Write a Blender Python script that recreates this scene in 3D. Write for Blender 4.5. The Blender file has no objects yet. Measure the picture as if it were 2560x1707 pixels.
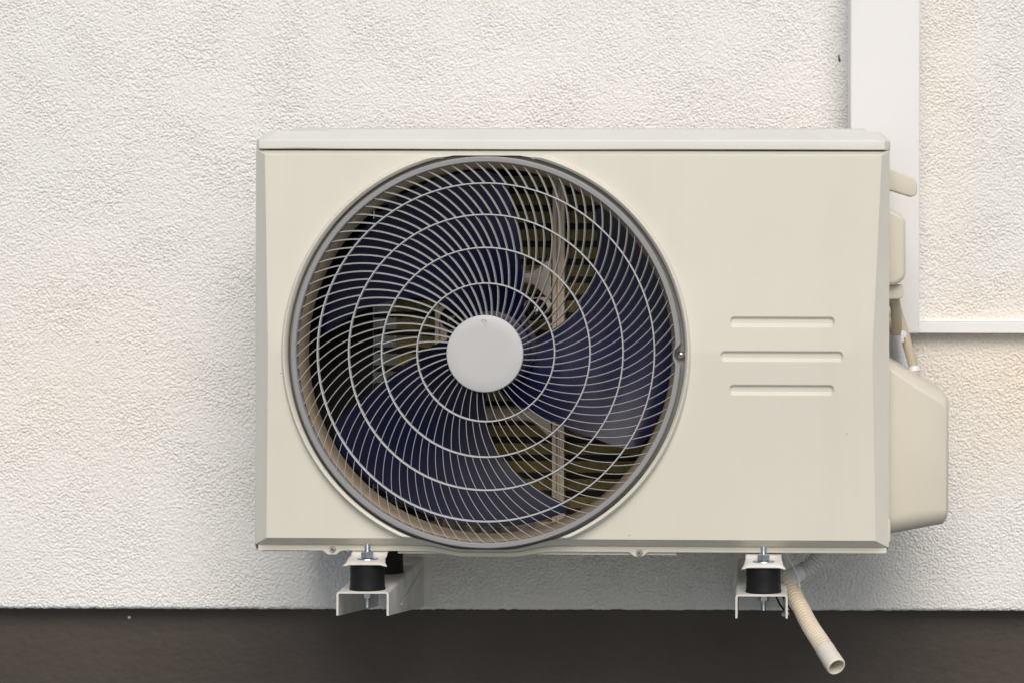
import bpy, bmesh, math, random
import numpy as np
from mathutils import Vector, Matrix
from mathutils.geometry import delaunay_2d_cdt

S = bpy.context.scene
C = S.collection
R = math.radians
random.seed(3)

# ------------------------------------------------------------------ camera
# The picture is measured in photo pixels (2560 x 1707); 2000 px = 1 m on the unit's front plane (Y = 0).
D = 3.70                      # distance of the lens from the unit's front
VX, VY = 1890.0, 576.0        # where the lens axis meets the picture (shift lens)
ZB = 0.45                     # height of the picture's lower edge above the ground
ROLL = 0.0024
XC = (VX - 1280) / 2000
ZC = (1707 - VY) / 2000 + ZB
cam_d = bpy.data.cameras.new('camera')
cam = bpy.data.objects.new('camera', cam_d); C.objects.link(cam)
cam.location = (XC, -D, ZC)
cam.rotation_euler = (R(90), 0, 0)
cam.matrix_world = Matrix.Translation((XC, -D, ZC)) @ Matrix.Rotation(R(90), 4, 'X') @ Matrix.Rotation(ROLL, 4, 'Z')
cam_d.sensor_width = 36
cam_d.lens = 36 * D / 1.28
cam_d.shift_x = -(VX - 1280) / 2560
cam_d.shift_y = -(853.5 - VY) / 2560
cam_d.clip_start = 0.1
cam_d.clip_end = 500
cam_d.dof.use_dof = True
cam_d.dof.focus_distance = D - 0.01
cam_d.dof.aperture_fstop = 9
S.camera = cam

# ------------------------------------------------------------------ light
world = bpy.data.worlds.new('World'); S.world = world
world.use_nodes = True
wn = world.node_tree; wn.nodes.clear()
sky = wn.nodes.new('ShaderNodeTexSky'); sky.sky_type = 'NISHITA'
sky.sun_disc = False
SUN_EL, SUN_AZ = R(41), R(173)
sky.sun_elevation = SUN_EL; sky.sun_rotation = SUN_AZ
sky.air_density = 1.0; sky.dust_density = 3.0; sky.ozone_density = 1.0
hs = wn.nodes.new('ShaderNodeHueSaturation'); hs.inputs['Saturation'].default_value = 1.3
bg = wn.nodes.new('ShaderNodeBackground'); bg.inputs['Strength'].default_value = 0.09
wo = wn.nodes.new('ShaderNodeOutputWorld')
wn.links.new(sky.outputs[0], hs.inputs['Color']); wn.links.new(hs.outputs[0], bg.inputs[0]); wn.links.new(bg.outputs[0], wo.inputs[0])
sl = bpy.data.lights.new('sun', 'SUN'); sl.energy = 1.75; sl.angle = R(36); sl.color = (1.0, 0.972, 0.918)
sun = bpy.data.objects.new('sun', sl); C.objects.link(sun)
sd = Vector((math.sin(SUN_AZ) * math.cos(SUN_EL), math.cos(SUN_AZ) * math.cos(SUN_EL), math.sin(SUN_EL)))
sun.rotation_euler = (-sd).to_track_quat('-Z', 'Y').to_euler()
S.view_settings.view_transform = 'Standard'
S.view_settings.look = 'None'
S.view_settings.gamma = 1
S.view_settings.use_curve_mapping = False
S.view_settings.exposure = 0.18
S.render.engine = 'CYCLES'
S.cycles.max_bounces = 10
S.cycles.diffuse_bounces = 6

# ------------------------------------------------------------------ measuring helpers
def unroll(px, py):
    return px + ROLL * (py - VY), py - ROLL * (px - VX)
def W(px, py, Y=0.0):
    """world point at depth Y that the photo shows at pixel (px, py)"""
    a, b = unroll(px, py); k = (D + Y) / D / 2000
    return Vector((XC + (a - VX) * k, Y, ZC - (b - VY) * k))
def ux(u): return (u - 1280) / 2000
def vz(v): return (1707 - v) / 2000 + ZB

# ------------------------------------------------------------------ materials
def mat(name, col, rough=0.5, metal=0.0, spec=0.5, noise=0.0, nscale=8.0, bump=0.0, bscale=200.0, bevel=0.0, coat=0.0, rvar=0.0, col2=None):
    m = bpy.data.materials.new(name); m.use_nodes = True
    nt = m.node_tree; b = nt.nodes['Principled BSDF']
    b.inputs['Base Color'].default_value = (*col, 1)
    b.inputs['Roughness'].default_value = rough
    b.inputs['Metallic'].default_value = metal
    b.inputs['Specular IOR Level'].default_value = spec
    b.inputs['Coat Weight'].default_value = coat
    b.inputs['Coat Roughness'].default_value = 0.2
    tc = nt.nodes.new('ShaderNodeTexCoord')
    if noise > 0:
        n = nt.nodes.new('ShaderNodeTexNoise'); n.inputs['Scale'].default_value = nscale
        n.inputs['Detail'].default_value = 5; n.inputs['Roughness'].default_value = 0.6
        nt.links.new(tc.outputs['Object'], n.inputs['Vector'])
        rp = nt.nodes.new('ShaderNodeValToRGB')
        c2 = col2 if col2 else tuple(c * (1 - noise) for c in col)
        rp.color_ramp.elements[0].position = 0.32; rp.color_ramp.elements[0].color = (*c2, 1)
        rp.color_ramp.elements[1].position = 0.62; rp.color_ramp.elements[1].color = (*col, 1)
        nt.links.new(n.outputs[0], rp.inputs[0]); nt.links.new(rp.outputs[0], b.inputs['Base Color'])
        if rvar > 0:
            mr = nt.nodes.new('ShaderNodeMapRange'); mr.inputs[3].default_value = rough + rvar; mr.inputs[4].default_value = rough - rvar
            nt.links.new(n.outputs[0], mr.inputs[0]); nt.links.new(mr.outputs[0], b.inputs['Roughness'])
    last = None
    if bevel > 0:
        bv = nt.nodes.new('ShaderNodeBevel'); bv.samples = 6; bv.inputs['Radius'].default_value = bevel
        last = bv.outputs[0]; nt.links.new(last, b.inputs['Normal'])
    if bump > 0:
        n2 = nt.nodes.new('ShaderNodeTexNoise'); n2.inputs['Scale'].default_value = bscale; n2.inputs['Detail'].default_value = 4
        nt.links.new(tc.outputs['Object'], n2.inputs['Vector'])
        bp = nt.nodes.new('ShaderNodeBump'); bp.inputs['Strength'].default_value = bump; bp.inputs['Distance'].default_value = 0.001
        nt.links.new(n2.outputs[0], bp.inputs['Height'])
        if last: nt.links.new(last, bp.inputs['Normal'])
        nt.links.new(bp.outputs[0], b.inputs['Normal'])
    return m

M = {}
M['cream'] = mat('cream_paint', (0.685, 0.66, 0.575), 0.36, noise=0.045, nscale=4, bump=0.04, bscale=900, bevel=0.0016, rvar=0.05)
def weather(m):
    nt = m.node_tree; b = nt.nodes['Principled BSDF']; src = b.inputs['Base Color'].links[0].from_socket
    tc = nt.nodes.new('ShaderNodeTexCoord')
    mp = nt.nodes.new('ShaderNodeMapping'); mp.inputs['Scale'].default_value = (26, 26, 1.6)
    n = nt.nodes.new('ShaderNodeTexNoise'); n.inputs['Scale'].default_value = 1.0; n.inputs['Detail'].default_value = 4
    nt.links.new(tc.outputs['Object'], mp.inputs[0]); nt.links.new(mp.outputs[0], n.inputs['Vector'])
    mr = nt.nodes.new('ShaderNodeMapRange'); mr.inputs[1].default_value = 0.5; mr.inputs[2].default_value = 0.85; mr.inputs[4].default_value = 0.14
    nt.links.new(n.outputs[0], mr.inputs[0])
    m1 = nt.nodes.new('ShaderNodeMixRGB'); m1.inputs[2].default_value = (0.52, 0.46, 0.36, 1)
    nt.links.new(mr.outputs[0], m1.inputs[0]); nt.links.new(src, m1.inputs[1])
    v = nt.nodes.new('ShaderNodeTexVoronoi'); v.inputs['Scale'].default_value = 55
    nt.links.new(tc.outputs['Object'], v.inputs['Vector'])
    lt = nt.nodes.new('ShaderNodeMath'); lt.operation = 'LESS_THAN'; lt.inputs[1].default_value = 0.055
    nt.links.new(v.outputs['Distance'], lt.inputs[0])
    sp = nt.nodes.new('ShaderNodeSeparateColor'); nt.links.new(v.outputs['Color'], sp.inputs[0])
    gt = nt.nodes.new('ShaderNodeMath'); gt.operation = 'GREATER_THAN'; gt.inputs[1].default_value = 0.9
    nt.links.new(sp.outputs[0], gt.inputs[0])
    an = nt.nodes.new('ShaderNodeMath'); an.operation = 'MULTIPLY'; nt.links.new(lt.outputs[0], an.inputs[0]); nt.links.new(gt.outputs[0], an.inputs[1])
    a2 = nt.nodes.new('ShaderNodeMath'); a2.operation = 'MULTIPLY'; a2.inputs[1].default_value = 0.6; nt.links.new(an.outputs[0], a2.inputs[0])
    m2 = nt.nodes.new('ShaderNodeMixRGB'); m2.inputs[2].default_value = (0.22, 0.19, 0.15, 1)
    nt.links.new(a2.outputs[0], m2.inputs[0]); nt.links.new(m1.outputs[0], m2.inputs[1])
    nt.links.new(m2.outputs[0], b.inputs['Base Color'])
weather(M['cream'])
M['lid'] = mat('cream_lid_paint', (0.63, 0.63, 0.585), 0.34, noise=0.05, nscale=7, bump=0.05, bscale=900)
M['shroud'] = mat('tan_shroud_plastic', (0.43, 0.345, 0.245), 0.45, noise=0.06, nscale=20)
M['cover'] = mat('cream_plastic', (0.615, 0.575, 0.485), 0.4, noise=0.05, nscale=9)
M['rim'] = mat('grey_grille_plastic', (0.275, 0.275, 0.275), 0.38, bevel=0.0012)
M['ring'] = mat('light_ring_plastic', (0.53, 0.535, 0.54), 0.35)
M['fin'] = mat('light_grille_plastic', (0.42, 0.425, 0.43), 0.3, spec=0.7)
M['cap'] = mat('grey_cap_plastic', (0.51, 0.51, 0.51), 0.42, noise=0.03, nscale=12)
M['mark'] = mat('moulded_mark', (0.25, 0.25, 0.25), 0.6)
M['blade'] = mat('navy_fan_plastic', (0.0034, 0.0068, 0.046), 0.30, spec=0.33, noise=0.35, nscale=9, rvar=0.06, col2=(0.013, 0.010, 0.040))
M['dark'] = mat('painted_interior_shade', (0.022, 0.019, 0.015), 0.8)  # near-black colour stands for the shade inside the cream cabinet
M['coilfin'] = mat('golden_coil_fin', (0.66, 0.54, 0.20), 0.45)
M['tube'] = mat('dark_coil_tube', (0.03, 0.022, 0.014), 0.7)
M['galv'] = mat('galvanised_sheet', (0.93, 0.82, 0.68), 0.36, metal=0.2, noise=0.12, nscale=30)
M['zinc'] = mat('zinc_plated_steel', (0.58, 0.63, 0.67), 0.28, metal=1.0, noise=0.2, nscale=120, bevel=0.0006)
M['screw'] = mat('screw_steel', (0.72, 0.68, 0.66), 0.22, metal=1.0)
M['rubber'] = mat('black_rubber', (0.006, 0.006, 0.007), 0.6, spec=0.3, noise=0.3, nscale=60)
M['bracket'] = mat('white_bracket_paint', (0.70, 0.69, 0.66), 0.42, noise=0.2, nscale=22, bump=0.05, bscale=500, col2=(0.56, 0.53, 0.47))
M['duct'] = mat('white_trunking_plastic', (0.83, 0.825, 0.82), 0.42, noise=0.02, nscale=5)
M['hose'] = mat('beige_hose_plastic', (0.72, 0.64, 0.51), 0.45, noise=0.08, nscale=30)
M['cuff'] = mat('pale_hose_plastic', (0.70, 0.65, 0.56), 0.45, noise=0.05, nscale=30)
M['greyhose'] = mat('grey_hose_plastic', (0.68, 0.69, 0.68), 0.5, noise=0.08, nscale=30)
M['foam'] = mat('beige_pipe_foam', (0.50, 0.43, 0.32), 0.7, noise=0.12, nscale=50, bump=0.15, bscale=700)
M['tape'] = mat('white_vinyl_tape', (0.74, 0.75, 0.77), 0.4, noise=0.08, nscale=40)
M['label'] = mat('white_sticker', (0.78, 0.78, 0.79), 0.4)
M['ink'] = mat('black_print', (0.03, 0.03, 0.04), 0.5)
M['socket'] = mat('screw_recess', (0.05, 0.035, 0.03), 0.6)

def wall_mat():
    m = mat('white_stucco', (0.775, 0.77, 0.755), 0.85, spec=0.25, noise=0.05, nscale=3.0)
    nt = m.node_tree; b = nt.nodes['Principled BSDF']
    tc = nt.nodes.new('ShaderNodeTexCoord')
    n = nt.nodes.new('ShaderNodeTexNoise'); n.inputs['Scale'].default_value = 420; n.inputs['Detail'].default_value = 3
    nt.links.new(tc.outputs['Object'], n.inputs['Vector'])
    bp = nt.nodes.new('ShaderNodeBump'); bp.inputs['Strength'].default_value = 0.35; bp.inputs['Distance'].default_value = 0.0012
    nt.links.new(n.outputs[0], bp.inputs['Height']); nt.links.new(bp.outputs[0], b.inputs['Normal'])
    # warm light painted into the stucco as cream patches with ragged outlines
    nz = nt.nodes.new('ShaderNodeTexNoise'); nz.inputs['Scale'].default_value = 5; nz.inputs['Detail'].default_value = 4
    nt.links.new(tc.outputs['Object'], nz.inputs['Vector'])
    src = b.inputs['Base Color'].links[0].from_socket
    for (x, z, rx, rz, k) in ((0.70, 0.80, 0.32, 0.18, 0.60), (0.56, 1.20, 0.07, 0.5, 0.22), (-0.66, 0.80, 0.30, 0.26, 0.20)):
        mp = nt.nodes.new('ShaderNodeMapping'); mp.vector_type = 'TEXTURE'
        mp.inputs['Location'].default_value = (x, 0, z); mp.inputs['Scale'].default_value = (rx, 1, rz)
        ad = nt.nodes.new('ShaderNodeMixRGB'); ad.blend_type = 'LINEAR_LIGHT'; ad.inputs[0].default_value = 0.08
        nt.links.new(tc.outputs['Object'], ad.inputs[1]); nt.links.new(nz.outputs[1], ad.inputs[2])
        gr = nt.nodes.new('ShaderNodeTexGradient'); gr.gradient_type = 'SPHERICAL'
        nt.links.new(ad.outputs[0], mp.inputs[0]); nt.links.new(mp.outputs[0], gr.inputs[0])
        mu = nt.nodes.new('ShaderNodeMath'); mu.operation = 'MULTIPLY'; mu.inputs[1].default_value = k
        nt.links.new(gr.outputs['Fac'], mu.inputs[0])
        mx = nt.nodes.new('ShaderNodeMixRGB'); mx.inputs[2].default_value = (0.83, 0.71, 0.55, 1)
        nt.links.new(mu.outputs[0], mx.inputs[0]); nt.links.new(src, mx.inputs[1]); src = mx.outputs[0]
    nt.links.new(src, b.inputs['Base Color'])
    return m
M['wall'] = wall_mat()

def plinth_mat():
    m = mat('dark_plinth_paint', (0.058, 0.046, 0.038), 0.62, noise=0.25, nscale=5, bump=0.0)
    nt = m.node_tree; b = nt.nodes['Principled BSDF']
    tc = nt.nodes.new('ShaderNodeTexCoord')
    mp = nt.nodes.new('ShaderNodeMapping'); mp.inputs['Scale'].default_value = (1.0, 1.0, 1.3)
    n = nt.nodes.new('ShaderNodeTexNoise'); n.inputs['Scale'].default_value = 70; n.inputs['Detail'].default_value = 8
    nt.links.new(tc.outputs['Object'], mp.inputs[0]); nt.links.new(mp.outputs[0], n.inputs['Vector'])
    bp = nt.nodes.new('ShaderNodeBump'); bp.inputs['Strength'].default_value = 0.4; bp.inputs['Distance'].default_value = 0.003
    nt.links.new(n.outputs[0], bp.inputs['Height']); nt.links.new(bp.outputs[0], b.inputs['Normal'])
    return m
M['plinth'] = plinth_mat()
M['ground'] = mat('grey_paving', (0.25, 0.285, 0.30), 0.85, noise=0.3, nscale=2.0)

# ------------------------------------------------------------------ mesh helpers
class MB:
    def __init__(s): s.v = []; s.f = []
    def add(s, vs, fs):
        o = len(s.v); s.v += [tuple(p) for p in vs]; s.f += [tuple(i + o for i in f) for f in fs]
    def box(s, x0, x1, y0, y1, z0, z1):
        s.add([(x0,y0,z0),(x1,y0,z0),(x1,y1,z0),(x0,y1,z0),(x0,y0,z1),(x1,y0,z1),(x1,y1,z1),(x0,y1,z1)],
              [(0,3,2,1),(4,5,6,7),(0,1,5,4),(1,2,6,5),(2,3,7,6),(3,0,4,7)])
    def lathe(s, cx, cz, prof, n=96, rfun=None):
        """turn (r, Y) points round the Y axis through (cx, cz); r may be a function of the angle"""
        vs = []; fs = []; k = len(prof)
        for i in range(n):
            t = 2 * math.pi * i / n
            for r, y in prof:
                rr = r(t) if callable(r) else r
                yy = y(t) if callable(y) else y
                vs.append((cx + rr * math.cos(t), yy, cz + rr * math.sin(t)))
        for i in range(n):
            j = (i + 1) % n
            for q in range(k - 1):
                fs.append((i*k+q, i*k+q+1, j*k+q+1, j*k+q))
        s.add(vs, fs)
    def lathez(s, cx, cy, prof, n=32, cap0=False, cap1=False):
        """turn (r, Z) points round a vertical axis"""
        vs = []; fs = []; k = len(prof)
        for i in range(n):
            t = 2 * math.pi * i / n
            for r, z in prof: vs.append((cx + r*math.cos(t), cy + r*math.sin(t), z))
        for i in range(n):
            j = (i + 1) % n
            for q in range(k - 1): fs.append((i*k+q, j*k+q, j*k+q+1, i*k+q+1))
        if cap0: fs.append(tuple(i*k for i in range(n))[::-1])
        if cap1: fs.append(tuple(i*k+k-1 for i in range(n)))
        s.add(vs, fs)
    def tube(s, pts, rad, n=16, cap=True, closed=False):
        pts = [Vector(p) for p in pts]; m = len(pts)
        if not callable(rad): rr = [rad]*m if not isinstance(rad, (list, tuple)) else rad
        else: rr = [rad(i/(m-1)) for i in range(m)]
        vs = []; fs = []
        up = None
        for i, p in enumerate(pts):
            a = pts[i-1] if (i or closed) else pts[0]; b = pts[(i+1) % m] if (i < m-1 or closed) else pts[-1]
            d = (b - a).normalized()
            if up is None:
                up = Vector((0,0,1)) if abs(d.z) < 0.9 else Vector((1,0,0))
            sx = d.cross(up).normalized(); up = sx.cross(d).normalized()
            for q in range(n):
                t = 2*math.pi*q/n
                vs.append(p + (sx*math.cos(t) + up*math.sin(t))*rr[i])
        for i in range(m if closed else m-1):
            i2 = (i+1) % m
            for q in range(n):
                q2 = (q+1) % n
                fs.append((i*n+q, i*n+q2, i2*n+q2, i2*n+q))
        if cap and not closed:
            fs.append(tuple(range(n))[::-1]); fs.append(tuple((m-1)*n+q for q in range(n)))
        s.add(vs, fs)
    def prism(s, poly, y0, y1):
        """extrude an (x, z) outline along Y; y0, y1 may be scalars"""
        n = len(poly)
        s.add([(x, y0, z) for x, z in poly] + [(x, y1, z) for x, z in poly],
              [tuple(range(n)), tuple(range(2*n-1, n-1, -1))] + [(i, i+n, (i+1) % n + n, (i+1) % n) for i in range(n)])
    def build(s, name, m, parent=None, origin=(0,0,0), angle=35, bevel=0, seg=2):
        me = bpy.data.meshes.new(name)
        o_ = Vector(origin)
        me.from_pydata([Vector(p) - o_ for p in s.v], [], s.f)
        bm = bmesh.new(); bm.from_mesh(me)
        bmesh.ops.remove_doubles(bm, verts=bm.verts, dist=1e-6)
        bmesh.ops.recalc_face_normals(bm, faces=bm.faces)
        if bevel:
            es = [e for e in bm.edges if len(e.link_faces) == 2 and e.calc_face_angle(0) > R(28)]
            bmesh.ops.bevel(bm, geom=es, offset=bevel, segments=seg, profile=0.5, affect='EDGES', clamp_overlap=True)
        bm.to_mesh(me); bm.free()
        for p in me.polygons: p.use_smooth = True
        me.set_sharp_from_angle(angle=R(angle))
        me.materials.append(M[m] if isinstance(m, str) else m)
        o = bpy.data.objects.new(name, me); C.objects.link(o)
        if parent is not None: o.parent = parent
        return o

def tag(o, label, cat, group=None):
    o['label'] = label; o['category'] = cat
    if group: o['group'] = group
    return o
def thing(name, loc, label, cat, group=None, rz=0):
    o = bpy.data.objects.new(name, None); C.objects.link(o)
    o.location = loc; o.rotation_euler = (0, 0, rz); o.empty_display_size = 0.05
    return tag(o, label, cat, group)
def copy_tree(o, parent=None):
    c = o.copy(); C.objects.link(c); c.parent = parent
    for ch in list(o.children): copy_tree(ch, c)
    return c
def bezier(pts, n):
    """Catmull-Rom through the points"""
    P = [Vector(p) for p in pts]; P = [P[0]*2 - P[1]] + P + [P[-1]*2 - P[-2]]
    out = []
    for i in range(1, len(P)-2):
        a, b, c, d = P[i-1], P[i], P[i+1], P[i+2]
        for k in range(n):
            t = k/n
            out.append(0.5*((2*b) + (c-a)*t + (2*a-5*b+4*c-d)*t*t + (3*b-a-3*c+d)*t**3))
    out.append(P[-2]); return out
def sstep(a, b, x):
    t = min(1, max(0, (x-a)/(b-a))); return t*t*(3-2*t)

# ------------------------------------------------------------------ ground
g = MB(); g.add([(-40,-40,0),(40,-40,0),(40,10,0),(-40,10,0)], [(0,1,2,3)])
g = g.build('ground', 'ground'); g['kind'] = 'structure'

# ------------------------------------------------------------------ house wall: rough render over a dark plinth
YW = 0.39
zb = W(1280, 1523, YW).z
house = thing('house_wall', (0.0, YW, 0), 'white rough stucco house wall above a dark grey painted plinth', 'wall')
def stucco():
    st = 0.00105
    xf = np.arange(-0.98, 1.02, st); zf = np.arange(0.0, 1.05, st)
    nx, nz = 2048, 1024
    rng = np.random.default_rng(11)
    kx = np.fft.fftfreq(nx, st)[None, :]; kz = np.fft.fftfreq(nz, st)[:, None]
    def field(wave, aniso, ang, width=0.45):
        n = rng.standard_normal((nz, nx))
        c, s_ = math.cos(ang), math.sin(ang)
        u = (kx*c + kz*s_)*aniso; v = (-kx*s_ + kz*c)
        k = np.sqrt(u*u + v*v) + 1e-9
        f = np.exp(-(np.log(k*wave)**2)/(2*width**2))
        h = np.fft.ifft2(np.fft.fft2(n)*f).real
        return h/h.std()
    g = np.stack([field(0.0057, 1.3, R(-32), 0.60) for _ in range(3)])
    gm = g.max(0)                                   # grains pressed against each other leave creases
    c2 = field(0.0040, 1.3, R(-25), 0.35); b2 = field(0.02, 1.2, R(-30), 0.5)
    big = field(0.16, 1.0, 0, 0.5)
    h = 0.85*np.tanh((gm - 0.62)*1.55) + 0.26*c2 + 0.15*b2
    h = h*0.00113*(1 + 0.16*np.clip(big, -1.5, 1.5))
    h = h[:len(zf), :len(xf)]
    # join the finely modelled part to plain wall further out
    xs = np.concatenate([[-9, -3.0, -1.4], xf, [1.4, 3.0, 9]]); zs = np.concatenate([zf, [1.3, 2.0, 3.2]]) + zb
    H = np.zeros((len(zs), len(xs))); H[:len(zf), 3:3+len(xf)] = h
    zz = np.repeat(zs[:, None], len(xs), 1); xx = np.repeat(xs[None, :], len(zs), 0)
    yy = -H
    # ragged lower arris that curls back under
    edge = np.clip(1 - (zz - zb)/0.0045, 0, 1)
    yy = yy + edge**2*0.004
    e0 = np.interp(xs, xf, field(0.03, 1, 0)[0, :len(xf)])*0.00022 + np.interp(xs, xf, field(0.012, 1, 0)[1, :len(xf)])*0.00018
    zz = zz + e0[None, :]*np.clip(1 - (zz - zb)/0.02, 0, 1)
    # underside
    xx = np.vstack([xx[:1], xx]); zz = np.vstack([zz[:1] + 0.001, zz]); yy = np.vstack([np.full_like(yy[:1], 0.034), yy])
    co = np.stack([xx, yy, zz], -1).reshape(-1, 3).astype(np.float32)
    r, c = xx.shape
    i = np.arange((r-1)*(c-1)); i = i//(c-1)*c + i % (c-1)
    q = np.stack([i, i+1, i+c+1, i+c], -1).astype(np.int32)
    me = bpy.data.meshes.new('stucco_render')
    me.vertices.add(len(co)); me.vertices.foreach_set('co', co.ravel())
    me.loops.add(q.size); me.loops.foreach_set('vertex_index', q.ravel())
    me.polygons.add(len(q)); me.polygons.foreach_set('loop_start', np.arange(0, q.size, 4, dtype=np.int32))
    me.polygons.foreach_set('use_smooth', np.ones(len(q), dtype=bool))
    me.update(calc_edges=True)
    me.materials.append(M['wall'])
    o = bpy.data.objects.new('stucco_render', me); C.objects.link(o); o.parent = house
    return o
stucco()
p = MB(); p.box(-9, 9, 0.030, 0.30, 0.0, zb + 0.06)
p.build('plinth', 'plinth', house)

q = W(2098, 146, YW - 0.001)
m = MB(); m.add([q + Vector((-0.0005, 0, 0.0075)), q + Vector((-0.0016, -0.0008, -0.001)), q + Vector((-0.0002, -0.0012, -0.0052)), q + Vector((0.0022, -0.0004, -0.0050)), q + Vector((0.0008, 0, 0.0005)), q + Vector((0.0, 0.003, -0.001))],
                [(0, 1, 2), (0, 2, 3, 4), (0, 1, 5), (1, 2, 5), (2, 3, 5), (3, 4, 5), (4, 0, 5)])
m.build('dark_chip', 'socket', house, house.location)
q = W(323, 1542, YW + 0.0295)
m = MB(); m.lathe(q.x, q.z, [(0.0022, YW + 0.031), (0.0020, YW + 0.0292), (0.0001, YW + 0.0285)], 10); m.build('paint_spot', 'hose', house, house.location)

# ------------------------------------------------------------------ trunking on the wall
YT = YW - 0.075
a = W(2125, 400, YT).x; b = W(2299.5, 400, YT).x; zt = W(2210, 837, YT).z
t = thing('cable_trunking', ((a+b)/2, YT, zt), 'wide white plastic trunking running vertically up the wall behind the unit', 'trunking')
m = MB(); m.box(a, b, YT, YW + 0.004, zt + 0.0015, zt + 2.2)
m.build('trunking_cover', 'duct', t, t.location, bevel=0.003, seg=3)
m = MB(); m.box(a - 0.0012, b + 0.0012, YW - 0.02, YW + 0.004, zt, zt + 2.2)
m.build('trunking_base', 'duct', t, t.location)
YB = YW - 0.022
z1 = W(2400, 805, YB).z; z0 = W(2400, 833, YB).z
t = thing('pipe_trunking', (b + 0.002, YB, z0), 'narrow white trunking running horizontally to the right along the wall', 'trunking')
m = MB(); m.box(b + 0.0015, b + 1.2, YB, YW + 0.004, z0, z1)
m.build('trunking_cover', 'duct', t, t.location, bevel=0.0007, seg=1)
m = MB(); m.box(b + 0.002, b + 1.2, YB + 0.008, YW + 0.004, z1 + 0.0004, z1 + 0.0035)
m.build('trunking_base', 'duct', t, t.location)

# ------------------------------------------------------------------ the outdoor unit
CU, CV = 1214.5, 882.6                        # fan centre in front-plane pixels
CX, CZ = ux(CU), vz(CV)
px = 1/2000
ORG = Vector((ux(1430), 0.0, vz(1380)))
unit = thing('air_conditioner', ORG, 'cream outdoor air conditioning unit with a round fan grille, mounted on the wall', 'air conditioner', rz=R(-1.5))
def part(mb, name, m, parent=None, **k):
    return mb.build(name, m, parent or unit, ORG, **k)

VT, VM, VB = 388.6, 882.6, 1351.0
def at(v, y, c): return c + (v-c)*(1 + y/D)      # front-plane pixel of a point measured at depth y
YO = 0.0310
XO0, XO1 = at(634.5, YO, VX), at(2221.5, YO, VX)
VTO = at(377.5, YO, VY)
YO = 0.0310
def lerp(a, b, t): return a + (b-a)*t
def xl(v): return lerp(655, 667, (v-VT)/(VM-VT)) if v < VM else lerp(667, 660, (v-VM)/(VB-VM))
def xr(v): return lerp(2204, 2181, (v-VT)/(VM-VT)) if v < VM else lerp(2181, 2190, (v-VM)/(VB-VM))
def fb(u): return VB + 27*sstep(195, 50, abs(u-CU))
def flange_top(u): return at(1365 + 16*sstep(170, 55, abs(u-CU)), YO, VY)
def flange_bot(u):
    y = 1379 + 13*sstep(165, 55, abs(u-CU))
    for c, d in ((at(828, YO, VX), 10), (at(1597, YO, VX), 11)):
        y = max(y, 1379 + d*sstep(26, 8, abs(u-c)))
    return at(y, YO, VY)
def yface(u, v): return 0.008*(VM-v)/(VM-VT) if v < VM else 0.012*(v-VM)/(VB-VM)
def inside(u, v): return VT < v < fb(u) and xl(v) < u < xr(v)
def dist(t):
    lo, hi = 300.0, 700.0
    if not inside(CU + 475*math.cos(t), CV - 475*math.sin(t)): pass
    for _ in range(26):
        mid = (lo+hi)/2
        if inside(CU + mid*math.cos(t), CV - mid*math.sin(t)): lo = mid
        else: hi = mid
    return lo
NB = 480
ang = [2*math.pi*i/NB for i in range(NB)]
RB = [min(514, dist(t) - 0.6) for t in ang]
RH = [min(498.5, rb - 1.8) for rb in RB]

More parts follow.
